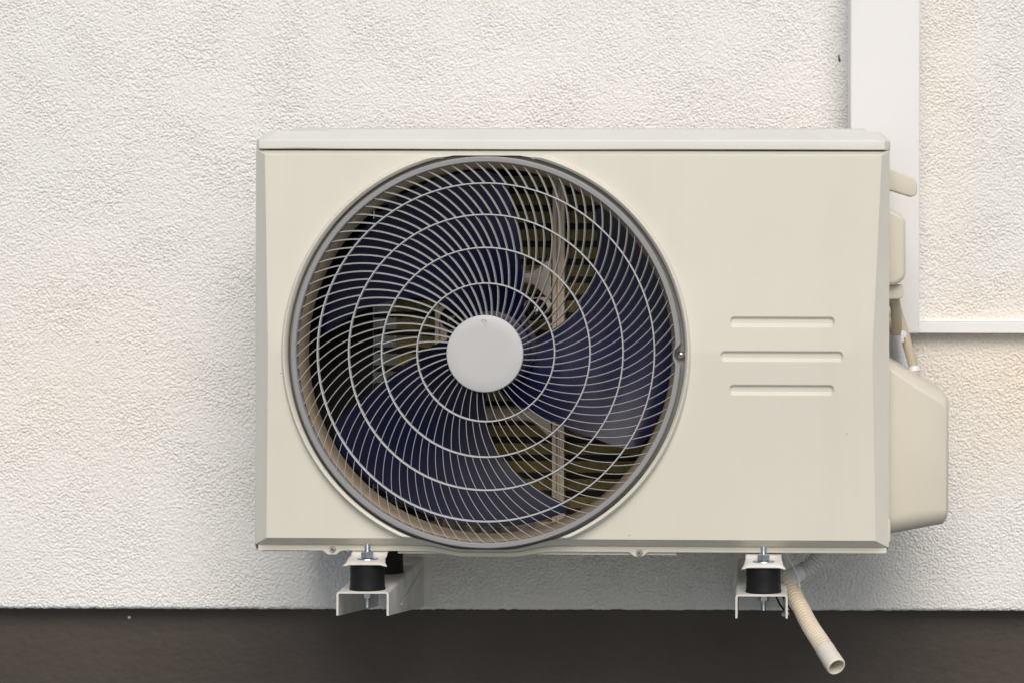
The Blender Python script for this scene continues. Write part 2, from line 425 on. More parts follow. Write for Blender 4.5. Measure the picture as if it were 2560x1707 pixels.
def front_panel():
    mb = MB()
    top = [(u, VT) for u in np.linspace(xl(VT), xr(VT), 40)]
    right = [(xr(v), v) for v in np.linspace(VT, VM, 8)[1:]] + [(xr(v), v) for v in np.linspace(VM, VB, 8)[1:]]
    us = sorted(set(list(np.linspace(xr(VB), CU+200, 30)) + list(np.linspace(CU+200, CU-200, 120)) + list(np.linspace(CU-200, xl(VB), 16))), reverse=True)
    bottom = [(u, fb(u)) for u in us[1:]]
    left = [(xl(v), v) for v in np.linspace(VB, VM, 8)[1:]] + [(xl(v), v) for v in np.linspace(VM, VT, 8)[1:-1]]
    loop = top + right + bottom + left
    circ = [(CU + RB[i]*math.cos(t), CV - RB[i]*math.sin(t)) for i, t in enumerate(ang)]
    pills = []
    def pill(u0, u1, v0, v1, r):
        pts = []
        for cx_, cy_, a0 in ((u1-r, v1-r, 0), (u0+r, v1-r, 90), (u0+r, v0+r, 180), (u1-r, v0+r, 270)):
            for k in range(9):
                a_ = R(a0 + 90*k/8); pts.append((cx_ + r*math.cos(a_), cy_ + r*math.sin(a_)))
        return pts
    for (u0, u1, v0, v1) in ((1825, 2087, 792, 817.5), (1802, 2108, 877, 902.5), (1824, 2086, 961, 986.5)):
        pills.append((pill(u0, u1, v0, v1, 11), pill(u0+5, u1-5, v0+4.5, v1-7.5, 6)))
    V = []; E = []
    def addloop(pts):
        o = len(V); n = len(pts); V.extend(Vector(q) for q in pts); E.extend((o+i, o+(i+1) % n) for i in range(n))
    addloop(loop); addloop(circ)
    for po, pi in pills: addloop(po)
    # crease at mid height, in three runs
    def run(u0, u1):
        o = len(V); V.append(Vector((u0, VM))); V.append(Vector((u1, VM))); E.append((o, o+1))
    run(xl(VM), CU - RB[NB//2]); run(CU + RB[0], 1802.2); run(2107.8, xr(VM))
    vo, eo, fo, _, _, _ = delaunay_2d_cdt(V, E, [], 1, 1e-4)
    def inpoly(pt, poly):
        x, y = pt; c = False; j = len(poly)-1
        for i in range(len(poly)):
            xi, yi = poly[i]; xj, yj = poly[j]
            if (yi > y) != (yj > y) and x < (xj-xi)*(y-yi)/(yj-yi)+xi: c = not c
            j = i
        return c
    fs = []
    for f in fo:
        c = sum((vo[i] for i in f), Vector((0, 0)))/len(f)
        if (c - Vector((CU, CV))).length < 475 or inpoly(c, circ): continue
        if any(inpoly(c, po) for po, pi in pills): continue
        if not inpoly(c, loop): continue
        fs.append(tuple(f))
    mb.add([(ux(q.x), yface(q.x, q.y), vz(q.y)) for q in vo], fs)
    # pressed grooves
    for po, pi in pills:
        n = len(po)
        mb.add([(ux(u), yface(u, v), vz(v)) for u, v in po] + [(ux(u), yface(u, v) + 0.0036, vz(v)) for u, v in pi],
               [(i, (i+1) % n, (i+1) % n + n, i+n) for i in range(n)] + [tuple(range(n, 2*n))])
    # rolled collar round the grille opening
    prof = [(0.0, 0.0), (0.10, 0.22), (0.24, 0.68), (0.36, 0.94), (0.46, 1.0), (0.58, 0.9), (0.80, 0.5), (1.0, 0.0)]
    vs = []; fs = []; k = len(prof) + 2
    for i, t in enumerate(ang):
        w = RB[i]-RH[i]; h = 0.0070*min(1, w/14)
        for s_, hh in prof:
            r = RB[i] - w*s_
            u, v = CU + r*math.cos(t), CV - r*math.sin(t)
            base = yface(CU + RB[i]*math.cos(t), CV - RB[i]*math.sin(t))*(1-s_) + 0.002*s_
            vs.append((ux(u), base - h*hh, vz(v)))
        for yy in (0.006, 0.016):
            vs.append((CX + RH[i]*px*math.cos(t), yy, CZ + RH[i]*px*math.sin(t)))
    for i in range(NB):
        j = (i+1) % NB
        for q in range(k-1): fs.append((i*k+q, i*k+q+1, j*k+q+1, j*k+q))
    mb.add(vs, fs)
    # chamfers back to the cabinet edge
    def outer(u, v):
        s_ = (u - xl(v))/(xr(v) - xl(v)); uo = lerp(XO0, XO1, s_)
        if (u, v) in tset: return (uo, VTO)
        if (u, v) in bset: return (uo, flange_top(uo))
        return (XO0 if s_ < 0.5 else XO1, lerp(VTO, flange_top(XO0), (v-VT)/(VB-VT)))
    tset = set(top); bset = set(bottom) | {right[-1]}
    ol = [outer(*q) for q in loop]; n = len(loop)
    mb.add([(ux(u), yface(u, v), vz(v)) for u, v in loop] + [(ux(u), YO, vz(v)) for u, v in ol],
           [(i, (i+1) % n, (i+1) % n + n, i+n) for i in range(n)])
    # lower flange with screw tabs
    uu = sorted(set(list(np.linspace(XO0+10, XO1-6, 90)) + list(np.linspace(CU-180, CU+180, 70)) + list(np.linspace(780, 856, 24)) + list(np.linspace(1555, 1635, 24))))
    vs = []; fs = []
    for u in uu:
        vs += [(ux(u), YO, vz(flange_top(u))), (ux(u), YO - 0.002, vz(flange_top(u) + 1.2)), (ux(u), YO - 0.002, vz(flange_bot(u))), (ux(u), YO + 0.0006, vz(flange_bot(u)))]
    for i in range(len(uu)-1):
        for q in range(3): fs.append((4*i+q, 4*i+q+1, 4*i+5+q, 4*i+4+q))
    mb.add(vs, fs)
    # returns along the sides
    for xo in (XO0, XO1):
        s_ = 1 if xo == XO0 else -1
        mb.add([(ux(xo), YO, vz(VTO)), (ux(xo), YO + 0.02, vz(VTO)), (ux(xo), YO + 0.02, vz(1384)), (ux(xo + 3*s_), YO, vz(1384)), (ux(xo), YO, vz(flange_top(xo)))],
               [(0, 1, 2, 3, 4)])
    mb.add([(ux(XO0), YO, vz(VTO)), (ux(XO1), YO, vz(VTO)), (ux(XO1), YO + 0.02, vz(VTO)), (ux(XO0), YO + 0.02, vz(VTO))], [(0,1,2,3)])
    return part(mb, 'front_panel', 'cream', angle=24)
front = front_panel()

# cabinet sides, partition, base pan and dark sheets added as interior shade
YBK = 0.285
m = MB(); m.box(ux(XO0)+0.0006, ux(XO0)+0.0026, YO+0.0202, YBK, vz(1380), vz(380)); part(m, 'side_panel', 'cream')
m = MB(); m.box(ux(XO1)-0.0026, ux(XO1)-0.0006, YO+0.0202, YBK, vz(1380), vz(380)); part(m, 'side_panel', 'cream')
m = MB(); m.box(ux(1730), ux(XO1)-0.003, YBK-0.002, YBK, vz(1380), vz(380)); part(m, 'rear_panel', 'cream')
m = MB()
m.box(ux(XO0)+0.003, ux(XO0)+0.006, 0.03, YBK-0.004, vz(1370), vz(384))
part(m, 'shade_sheet', 'dark')
m = MB(); m.box(ux(1728), ux(1734), 0.03, YBK-0.004, vz(1370), vz(384)); part(m, 'partition', 'dark')
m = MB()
m.box(ux(XO0)+0.0065, W(920, 0, 0.24).x, 0.240, 0.243, vz(1370), vz(386))  # dark sheet added as the shade beside the coil
part(m, 'shade_sheet', 'dark')
m = MB()
m.box(ux(XO0)+0.004, ux(XO1)-0.004, YO+0.002, YBK, vz(1382), vz(1379.5))
for u0, u1, v1 in ((642, 757, 1382), (985, 1140, 1386), (1318, 1690, 1387)):
    m.box(ux(u0), ux(u1), YO+0.0022, YO+0.012, vz(at(v1, YO, VY)), vz(1382.5))
part(m, 'base_pan', 'cream')

# lid
def lid():
    mb = MB(); u0, u1 = at(635, 0.044, VX), at(2222.5, 0.044, VX)
    y0, y1 = 0.0215, 0.300
    n = 60; us = [lerp(u0+5, u1-5, i/n) for i in range(n+1)]
    def wob(u): return 1.6*math.exp(-((u-742)/55)**2) + 0.8*math.exp(-((u-1620)/120)**2) - 0.5*math.sin(u/170)
    rows = []
    def ring(inset, v, w=0):
        v = at(v, y0 + inset*px, VY)
        a = [(u0+inset+5, u1-inset-5)]
        i_ = inset*px
        pts = []
        # front edge left to right, then right, back, left; corners cut at 5 px
        for k in range(n+1):
            u = lerp(u0+inset+15, u1-inset-15, k/n); pts.append((ux(u), y0 + i_*0.95, vz(v - w*wob(u))))
        pts.append((ux(u1-inset), y0 + i_ + 0.022, vz(v))); pts.append((ux(u1-inset), y1 - i_, vz(v)))
        pts.append((ux(u0+inset), y1 - i_, vz(v))); pts.append((ux(u0+inset), y0 + i_ + 0.022, vz(v)))
        return pts
    rs = [ring(2, 375.4, 1), ring(0, 374, 1), ring(0, 354.5), ring(1.2, 351.5), ring(25, 331.5), ring(28, 330), ring(60, 330)]
    L = len(rs[0]); vs = [q for r in rs for q in r]; fs = []
    for r in range(len(rs)-1):
        for i in range(L): fs.append((r*L+i, r*L+(i+1) % L, (r+1)*L+(i+1) % L, (r+1)*L+i))
    fs.append(tuple((len(rs)-1)*L + i for i in range(L)))
    fs.append(tuple(range(L))[::-1])
    mb.add(vs, fs)
    # raised stiffening platforms on the top
    for ua, ub, ya, yb, h in ((700, 2175, 0.075, 0.27, 8.0), (706, 800, 0.045, 0.07, 8.5), (868, 2060, 0.06, 0.0745, 8.0)):
        A = [(ux(ua), ya), (ux(ub), ya), (ux(ub), yb), (ux(ua), yb)]
        B = [(ux(ua)+0.007, ya+0.006), (ux(ub)-0.007, ya+0.006), (ux(ub)-0.007, yb-0.006), (ux(ua)+0.007, yb-0.006)]
        mb.add([(x, y, vz(at(330, 0.035, VY)+0.2)) for x, y in A] + [(x, y, vz(at(330-h, ya, VY))) for x, y in B],
               [(0,1,5,4),(1,2,6,5),(2,3,7,6),(3,0,4,7),(4,5,6,7)])
    return part(mb, 'lid', 'lid', angle=50)
lid()
m = MB(); m.box(ux(650), ux(2212), YO+0.004, YBK, vz(384), vz(374.8))
part(m, 'inner_frame', 'dark')

# ------------------------------------------------------------------ fan grille
def notch(t):
    t = (t + math.pi) % (2*math.pi) - math.pi
    return 1 - sstep(R(0.5), R(3.5), abs(t + 0.008))
def rim():
    mb = MB()
    ro = lambda t: (490 - 17.5*notch(t))*px
    ri = lambda t: (475 - 7*notch(t))*px
    fl = lambda t: (min(497.5, RH[int(round((t % (2*math.pi))/(2*math.pi)*NB)) % NB] - 0.4))*px
    off = lambda f, d: (lambda t: f(t) + d*px)
    prof = [(off(ri, 0), 0.014), (off(ri, 0), -0.0030), (off(ri, 1.6), -0.0046), (off(ro, -3.2), -0.0046), (off(ro, -0.6), -0.0030), (off(ro, 0), 0.0120), (fl, 0.0122), (fl, 0.016)]
    mb.lathe(CX, CZ, prof, 1440)
    return part(mb, 'fan_grille', 'rim', angle=40)
grille = rim()

RK = [94, 172.5, 261.5, 344.0, 422.5, 476]
for r in RK[1:5]:
    m = MB(); w = 1.85*px; r_ = r*px
    m.lathe(CX, CZ, [(r_-w, 0.006), (r_-w, -0.0022), (r_-w*0.4, -0.0034), (r_+w*0.4, -0.0034), (r_+w, -0.0022), (r_+w, 0.006), (r_-w, 0.006)], 256)
    part(m, 'grille_ring', 'ring', grille)

def fins():
    mb = MB()
    counts = [47, 67, 86, 95, 98]
    anchor = [(168, 3.5), (171, -4.3), (260, -1.2), (344, 0.5), (422, 2.4)]     # (radius, angle) of one fin of each band
    slope = [0.086, 0.090, 0.095, 0.109, 0.121]
    def dth(r): return float(np.interp(r, [94, 133, 217, 302, 383, 449, 480], [0.082, 0.086, 0.0905, 0.096, 0.108, 0.120, 0.125]))
    def theta(r, r0, t0):
        n = 12; s_ = 0
        for i in range(n):
            s_ += dth(r0 + (r-r0)*(i+0.5)/n)*(r-r0)/n
        return R(t0 + s_)
    hw = 0.00047
    for bnd in range(5):
        n = counts[bnd]; ra, rb = RK[bnd]-1, RK[bnd+1]+1
        for k in range(n):
            rot = 2*math.pi*k/n
            secs = []
            for i in range(8):
                r = ra + (rb-ra)*i/7
                t = theta(r, *anchor[bnd]) + rot
                tw = 2.0/ r                       # blade leans clockwise towards its back edge
                c0 = Vector((math.cos(t), math.sin(t)))*r*px
                slp = math.atan(r*R(1)*dth(r))
                d = Vector((math.cos(t+slp), math.sin(t+slp))); nrm = Vector((-d.y, d.x))
                pf = Vector((CX, CZ)) + c0
                shift = -nrm*0.0011
                secs.append([(pf + nrm*hw, -0.0012), (pf + nrm*hw*0.4, -0.0020), (pf - nrm*hw*0.4, -0.0020), (pf - nrm*hw, -0.0012),
                             (pf - nrm*hw*0.9 + shift, 0.0055), (pf + nrm*hw*0.9 + shift, 0.0055)])
            vs = [(q.x, y, q.y) for s_ in secs for q, y in s_]; fs = []
            for i in range(7):
                for q in range(6): fs.append((i*6+q, i*6+(q+1) % 6, (i+1)*6+(q+1) % 6, (i+1)*6+q))
            mb.add(vs, fs)
    return part(mb, 'grille_fins', 'fin', grille, angle=50)
fins()

m = MB(); rc = 96*px; ccx, ccz = ux(1213.5), vz(885.4)
m.lathe(ccx, ccz, [(rc-0.0008, 0.008), (rc, 0.0), (rc, -0.0058), (rc-0.0004, -0.0067), (rc-0.0014, -0.0072), (rc*0.7, -0.00745), (rc*0.35, -0.0076), (0.0001, -0.00765)], 128)
cap = part(m, 'hub_cap', 'cap', grille, angle=50)
m = MB()
for du, dv, r in ((-4, 0, 4.2), (3, 1, 3.2)):
    pts = [(ccx + (du + r*math.cos(q))*px, -0.0074, ccz + (86 - dv - 4 + r*0.75*math.sin(q))*px) for q in np.linspace(0.3, 5.3, 12)]
    m.tube(pts, 0.0003, 6)
for du, dv in ((-3, -11), (5, -11), (1, -16)):
    m.tube([(ccx + du*px, -0.0074, ccz + (86+dv)*px), (ccx + (du+2)*px, -0.0075, ccz + (86+dv)*px)], 0.0004, 6)
part(m, 'moulded_mark', 'mark', cap)

# screws
def screw(u, v, y, r, hexa=True, parent=None):
    x, z = W(u, v, y).x, W(u, v, y).z
    m = MB(); r_ = r*px
    if hexa:
        m.lathe(x, z, [(r_*1.0, y), (r_*1.0, y-0.0010), (r_*0.9, y-0.0016), (0.0001, y-0.0016)], 32)
        m.lathe(x, z, [(r_*0.72, y-0.001), (r_*0.72, y-0.0034), (r_*0.6, y-0.004), (0.0001, y-0.004)], 6)
        yt = y-0.004
    else:
        m.lathe(x, z, [(r_, y), (r_, y-0.0012), (r_*0.9, y-0.0028), (r_*0.66, y-0.0042), (r_*0.36, y-0.0050), (0.0001, y-0.0053)], 32)
        yt = y-0.0051
    s_ = part(m, 'screw', 'screw', parent, angle=30)
    m = MB(); c = r_*0.34; w = r_*0.11
    for a_ in (0.35, 0.35 + math.pi/2):
        d = Vector((math.cos(a_), math.sin(a_))); q = Vector((-d.y, d.x))
        P = [d*c + q*w, -d*c + q*w, -d*c - q*w, d*c - q*w]
        m.prism([(x + e.x, z + e.y) for e in P], yt - 0.0003 - (0.0001 if a_ > 1 else 0), yt + 0.001)
    part(m, 'cross_slot', 'socket', s_)
screw(828, 1373, YO-0.002, 8.2)
screw(1597.5, 1380, YO-0.002, 8.8)
screw(1702, 886.5, 0.0090, 10.2, False, grille)
m = MB(); q = W(1702, 886.5, 0.009); m.lathe(q.x, q.z, [(0.0056, 0.0135), (0.0056, 0.0096), (0.0050, 0.0090), (0.0001, 0.0090)], 32); part(m, 'screw_boss', 'rim', grille)

# shroud behind the grille
m = MB()
m.lathe(CX, CZ, [(480*px, 0.0150), (474*px, 0.0160), (468*px, 0.021), (464*px, 0.029), (462*px, 0.036), (462*px, 0.050), (464*px, 0.050), (467*px, 0.04), (480*px, 0.022)], 192)
part(m, 'fan_shroud', 'shroud')

# ------------------------------------------------------------------ fan
def fan():
    Yh = 0.100
    k = (D + Yh)/D
    fx, fz = CX, CZ
    m = MB(); rh = 101*px*1.02
    m.lathe(fx, fz, [(0.0001, 0.050), (rh*0.55, 0.050), (rh*0.60, 0.056), (rh*0.86, 0.056), (rh*0.96, 0.058), (rh, 0.063), (rh, 0.135)], 96)
    f = part(m, 'fan', 'blade', angle=40)
    ra = [96, 204, 281, 342, 425, 450]; ta = [14, 24, 33, 43, 54, 57]
    rb_ = [96, 118, 175, 243, 340, 400, 450]; tb = [-78, -72, -57, -47, -39.5, -36.5, -33]
    for bl in range(3):
        n1, n2 = 22, 26
        vs = []; fs = []
        for side in (0, 1):
            for i in range(n1+1):
                r = lerp(97, 447, i/n1)
                a0 = float(np.interp(r, ra, ta)); a1 = float(np.interp(r, rb_, tb))
                if r > 415:      # rounded tips
                    e = (r-415)/32; a0 -= 3.2*e**3; a1 += 4.5*e**3
                for j in range(n2+1):
                    s_ = j/n2
                    t = R(lerp(a0, a1, s_) + 120*bl)
                    camber = 0.012*math.sin(math.pi*s_)
                    depth = lerp(0.128, 0.058, s_) - camber*0 + 0.010*math.sin(math.pi*s_) - 0.008*(r/447)
                    rr = r*px*1.022
                    vs.append((fx + rr*math.cos(t), depth + side*0.0022, fz + rr*math.sin(t)))
        N = (n1+1)*(n2+1)
        for i in range(n1):
            for j in range(n2):
                q = i*(n2+1)+j
                fs.append((q, q+1, q+n2+2, q+n2+1)); fs.append((N+q, N+q+n2+1, N+q+n2+2, N+q+1))
        rim_ = [i*(n2+1) for i in range(n1+1)] + [n1*(n2+1)+j for j in range(1, n2+1)] + [i*(n2+1)+n2 for i in range(n1-1, -1, -1)] + list(range(n2-1, 0, -1))
        L = len(rim_)
        for i in range(L): fs.append((rim_[i], rim_[(i+1) % L], rim_[(i+1) % L]+N, rim_[i]+N))
        m = MB(); m.add(vs, fs)
        part(m, 'fan_blade', 'blade', f, angle=60)
fan()

# motor on its sheet-metal frame
YF = 0.205
def motor_frame():
    m = MB()
    for c in (1386, 1092):
        z0, z1 = W(c, 1345, YF).z, W(c, 400, YF).z
        xa = W(c-17, 900, YF).x; xb = W(c+17, 900, YF).x
        w = (xb-xa)
        # ribbed upright: two ridges with a valley
        prof = [(0, 0.006), (0.06, -0.004), (0.34, -0.004), (0.42, 0.004), (0.56, 0.004), (0.64, -0.004), (0.94, -0.004), (1.0, 0.006)]
        vs = [(xa + w*s_, YF + y, z) for z in (z0, z1) for s_, y in prof]
        n = len(prof); m.add(vs, [(i, i+1, n+i+1, n+i) for i in range(n-1)])
    for va, vb in ((684, 706), (1020, 1046)):
        xa = W(1092, 0, YF).x; xb = W(1370, 0, YF).x
        z1, z0 = W(1230, va, YF).z, W(1230, vb, YF).z
        N = 24; vs = []; fs = []
        for i in range(N+1):
            s_ = i/N; x = lerp(xa, xb, s_)
            fl = 0.022*(sstep(0.72, 1.0, s_)**2 + sstep(0.28, 0.0, s_)**2)
            vs += [(x, YF+0.004, z1+fl*0.8+0.003), (x, YF-0.003, z1+fl*0.8), (x, YF-0.005, (z0+z1)/2), (x, YF-0.003, z0-fl), (x, YF+0.004, z0-fl-0.003)]
        for i in range(N):
            for q in range(4): fs.append((i*5+q, i*5+q+1, i*5+6+q, i*5+5+q))
        m.add(vs, fs)
    o = part(m, 'motor_frame', 'galv', angle=30)
    m = MB(); m.lathe(CX, CZ, [(0.0001, 0.138), (62*px, 0.138), (70*px, 0.145), (72*px, 0.215), (0.0001, 0.215)], 64)
    mo = part(m, 'fan_motor', 'tube')
    for (cu, cv, an) in ((1331, 775, -38), (1120, 795, 215), (1122, 990, 140), (1340, 990, 45)):
        c = W(cu, cv, 0.188)
        m = MB(); d = Vector((math.cos(R(an)), 0, -math.sin(R(an)))); q = Vector((-d.z, 0, d.x))
        ctr = c
        P = [ctr + d*0.022 + q*0.004, ctr + d*0.004 + q*0.017, ctr - d*0.018 + q*0.014, ctr - d*0.022 - q*0.010, ctr + d*0.0 - q*0.016, ctr + d*0.020 - q*0.008]
        m.prism([(e.x, e.z) for e in P], 0.190, 0.193)
        ear = part(m, 'motor_ear', 'galv', mo)
        m = MB(); m.lathe(c.x, c.z, [(0.0001, 0.176), (0.012, 0.176), (0.015, 0.180), (0.015, 0.190)], 24)
        part(m, 'rubber_bush', 'rubber', ear)
        m = MB(); m.lathe(c.x, c.z, [(0.0001, 0.1695), (0.004, 0.170), (0.0066, 0.172), (0.0074, 0.1755)], 24)
        part(m, 'bolt_head', 'screw', ear)
motor_frame()

# heat exchanger: golden fins on dark tubes, open to the wall behind
def coil():
    Y0, Y1 = 0.236, 0.258
    m = MB()
    x0 = W(924, 0, Y0).x; x1 = ux(1726)
    z0, z1 = vz(1372), vz(388)
    n = int((x1-x0)/0.00185); mb_ = MB()
    for i in range(n):
        x = x0 + (x1-x0)*i/n
        (mb_ if i < 16 else m).box(x, x+0.00095, Y0, Y1, z0, z1)
    o = part(m, 'heat_exchanger', 'coilfin')
    part(mb_, 'light_leak_fins', 'zinc', o)  # end fins made pale to paint the light leaking at the coil bend
    pitch = 44.4*(D+Y0)/D*px
    zt_ = W(1300, 477.5, Y0).z           # centre of one dark row
    zs = [zt_ + i*pitch for i in range(-21, 4) if z0 < zt_ + i*pitch < z1]
    for z in zs:
        t_ = MB(); t_.box(x0-0.001, x1, Y0-0.0015, Y0+0.010, z-0.0044, z+0.0044)
        part(t_, 'coil_tube', 'tube', o, bevel=0.002)
coil()
# folded metal tray below the coil
m = MB()
xs_ = np.linspace(W(1050, 0, 0.2).x, W(1410, 0, 0.2).x, 60)
zt0 = W(1230, 1322, 0.2).z
vs = []; fs = []
for i, x in enumerate(xs_):
    w = 0.0035*math.copysign(abs(math.sin(i*0.42))**0.5, math.sin(i*0.42))
    vs += [(x, 0.20 - w, zt0 - 0.012 + 0.002*math.sin(i*0.84)), (x, 0.202 - w, zt0 + 0.010)]
for i in range(len(xs_)-1): fs.append((2*i, 2*i+2, 2*i+3, 2*i+1))
m.add(vs, fs)
part(m, 'drain_tray', 'galv', angle=40)

# ------------------------------------------------------------------ parts on the right-hand side of the unit
def side_prism(name, poly, y0, y1, m_='cover', bevel=0.004, seg=4):
    m = MB(); ym = y0
    pts = [W(u, v, ym) for u, v in poly]
    m.prism([(q.x, q.z) for q in pts], y0, y1)
    return part(m, name, m_, bevel=bevel, seg=seg, angle=40)
side_prism('carry_handle', [(2200, 418), (2229, 425), (2272, 444), (2283, 452), (2287, 462), (2287, 484), (2282, 490), (2273, 493), (2229, 479), (2205, 474)], 0.10, 0.165, bevel=0.009)
side_prism('side_grip', [(2203, 522), (2229, 526), (2246, 536), (2255, 544), (2259, 556), (2259, 684), (2255, 696), (2246, 706), (2232, 713), (2203, 714)], 0.085, 0.15, bevel=0.012, seg=6)
side_prism('valve_box', [(2203, 712), (2252, 712), (2253, 738), (2249, 745), (2240, 748), (2203, 748)], 0.10, 0.14, bevel=0.003)
def service_cover():
    o = [(2200, 893, 20, 34), (2224, 904, 16, 34), (2285, 940, 6, 34), (2345, 975, 8, 35), (2360, 987, -3, 31), (2367, 1003, -10, 18), (2367, 1140, -11, 0), (2366, 1280, -10, -16), (2361, 1297, -5, -32), (2352, 1308, 3, -42), (2290, 1320, 4, -50), (2226, 1332, 14, -54), (2200, 1336, 18, -54)]
    m = MB(); n = len(o); vs = []; fs = []; K = 8
    ys = [0.235] + [0.066 + 0.026*(1 - math.sin(math.pi/2*k/K)) for k in range(K+1)]
    ins = [0] + [1 - math.cos(math.pi/2*k/K) for k in range(K+1)]
    for y, i_ in zip(ys, ins):
        for u, v, a_, b_ in o:
            q = W(u + a_*i_, v + b_*i_, 0.08); vs.append((q.x, y, q.z))
    for r in range(K+1):
        for i in range(n): fs.append((r*n+i, r*n+(i+1) % n, (r+1)*n+(i+1) % n, (r+1)*n+i))
    fs.append(tuple((K+1)*n+i for i in range(n)))
    m.add(vs, fs)
    return part(m, 'service_cover', 'cover', angle=35)
sc = service_cover()
m = MB(); yl = 0.10
q0 = W(2366.8, 1068, 0.08); q1 = W(2366.4, 1181, 0.08)
m.box(q0.x - 0.0010, q0.x + 0.0006, yl, yl+0.09, q1.z, q0.z)
lb = part(m, 'sticker', 'label', sc)
m = MB()
for va, vb in ((1080, 1090), (1124, 1137)):
    a_ = W(2366.6, va, yl-0.0004); b_ = W(2366.6, vb, yl-0.0004)
    m.box(q0.x - 0.0006, q0.x + 0.0007, yl-0.0005, yl+0.05, b_.z, a_.z)
part(m, 'printed_text', 'ink', lb)
side_prism('edge_clip', [(2210, 1292), (2221, 1294), (2224, 1300), (2224, 1348), (2221, 1356), (2210, 1357)], 0.03, 0.06, bevel=0.002)

# ------------------------------------------------------------------ insulated pipes between unit and trunking
def pipe(name, pts, r, m_, label, cat, seg=14, rings=16, group=None):
    P = bezier([W(*p_) for p_ in pts], seg)
    o = thing(name, P[-1], label, cat, group)
    m = MB(); m.tube(P, r, rings); m.build('foam_sleeve', m_, o, o.location, angle=50)
    return o
pipe('insulated_pipe', [(2225, 740, 0.12), (2236, 752, 0.125), (2241, 790, 0.14), (2241, 822, 0.165), (2236, 826, 0.20), (2220, 800, 0.24), (2205, 770, 0.26)], 13.6*px*1.04, 'foam',
     'beige foam covered pipe looping down below the small box on the side of the unit', 'pipe')
pB = pipe('insulated_pipe', [(2222, 742, 0.26), (2240, 770, 0.245), (2255, 815, 0.22), (2268, 860, 0.20), (2284, 918, 0.19), (2290, 960, 0.18)], 12.4*px*1.055, 'foam',
     'beige foam covered pipe running down into the top of the service cover', 'pipe')
m = MB(); P = bezier([W(2284, 918, 0.19), W(2286.5, 930, 0.188)], 6); m.tube(P, 14.6*px*1.05, 18); m.build('cable_tie', 'tape', pB, pB.location)
o = thing('taped_pipe', W(2240, 930, 0.25), 'white tape wrapped pipe half hidden between unit and service cover', 'pipe')
m = MB(); P = bezier([W(2226, 832, 0.27), W(2238, 850, 0.26), W(2247, 890, 0.25), W(2252, 940, 0.24)], 40)
m.tube(P, lambda s_: (21 + 1.0*((s_*11) % 1.0))*px*1.07, 20); m.build('tape_wrap', 'tape', o, o.location, angle=50)
c = W(2252, 835, 0.20)
o = thing('cable_tie', c, 'small white cable tie clasped round the foam pipes', 'cable tie')
m = MB(); m.box(c.x-0.010, c.x+0.006, c.y-0.026, c.y+0.0, c.z-0.004, c.z+0.0035)
m.box(c.x-0.002, c.x+0.003, c.y-0.029, c.y-0.0262, c.z-0.010, c.z+0.0055)
m.build('strap', 'tape', o, o.location, bevel=0.001)

# ------------------------------------------------------------------ wall brackets
def bracket(cu, vtop, label, yf):
    """arm measured at its front end: centre cu, top face vtop"""
    c = W(cu, vtop, yf)
    o = thing('wall_bracket', (c.x, YW, c.z), label, 'bracket', 'brackets carrying the unit')
    hw = 65.5*px*(D+yf)/D; th = 0.0026; hf = 30*px*2*(D+yf)/D; hb = 0.068; r = 0.004
    yb = YW - 0.011
    m = MB()
    # folded channel: outline points round the section, front and back heights differ
    def section(y, h):
        out = [(-hw, -h), (-hw, -r)] + [(-hw + r - r*math.cos(a_), -r + r*math.sin(a_)) for a_ in (R(30), R(60))] + [(-hw+r, 0)]
        out += [(hw-r, 0)] + [(hw - r + r*math.cos(a_), -r + r*math.sin(a_)) for a_ in (R(60), R(30))] + [(hw, -r), (hw, -h)]
        ri = r-th
        inn = [(hw-th, -h), (hw-th, -r)] + [(hw - r + ri*math.cos(a_), -r + ri*math.sin(a_)) for a_ in (R(30), R(60))] + [(hw-r, -th)]
        inn += [(-hw+r, -th)] + [(-hw + r - ri*math.cos(a_), -r + ri*math.sin(a_)) for a_ in (R(60), R(30))] + [(-hw+th, -r), (-hw+th, -h)]
        return [(c.x + x, y, c.z + z) for x, z in out + inn]
    secs = [section(yf, hf), section(yf + 0.10, hf + 0.0097), section(yf + 0.26, hf + 0.0252), section(yb, hb)]
    n = len(secs[0]); vs = [q for s_ in secs for q in s_]; fs = []
    for k in range(len(secs)-1):
        for i in range(n): fs.append((k*n+i, k*n+(i+1) % n, (k+1)*n+(i+1) % n, (k+1)*n+i))
    for k in (0, len(secs)-1):
        for i in range(n//2 - 1):
            fs.append((k*n+i, k*n+i+1, k*n+n-2-i, k*n+n-1-i))
    m.add(vs, fs)
    m.build('arm', 'bracket', o, o.location, angle=30)
    m = MB(); m.box(c.x-hw-0.006, c.x+hw+0.008, YW-0.0035, YW+0.0004, c.z-hb-0.001, c.z+0.30)
    m.build('wall_plate', 'bracket', o, o.location, bevel=0.001)
    # pressed diagonal stiffener on the visible cheek
    m = MB()
    e0 = Vector((c.x+hw+0.0002, yf+0.13, c.z-hf-0.002)); e1 = Vector((c.x+hw+0.0002, yb-0.012, c.z-0.012))
    m.tube([e0, e1], 0.0014, 8); m.build('stiffener', 'bracket', o, o.location)
    return o, c
YFR = -0.022
brL, cL = bracket(906.5, 1477.5, 'white folded steel bracket under the fan end of the unit', YFR + 0.008)
brR, cR = bracket(1904, 1484.5, 'white folded steel bracket beside the hanging drain hose', YFR - 0.004)

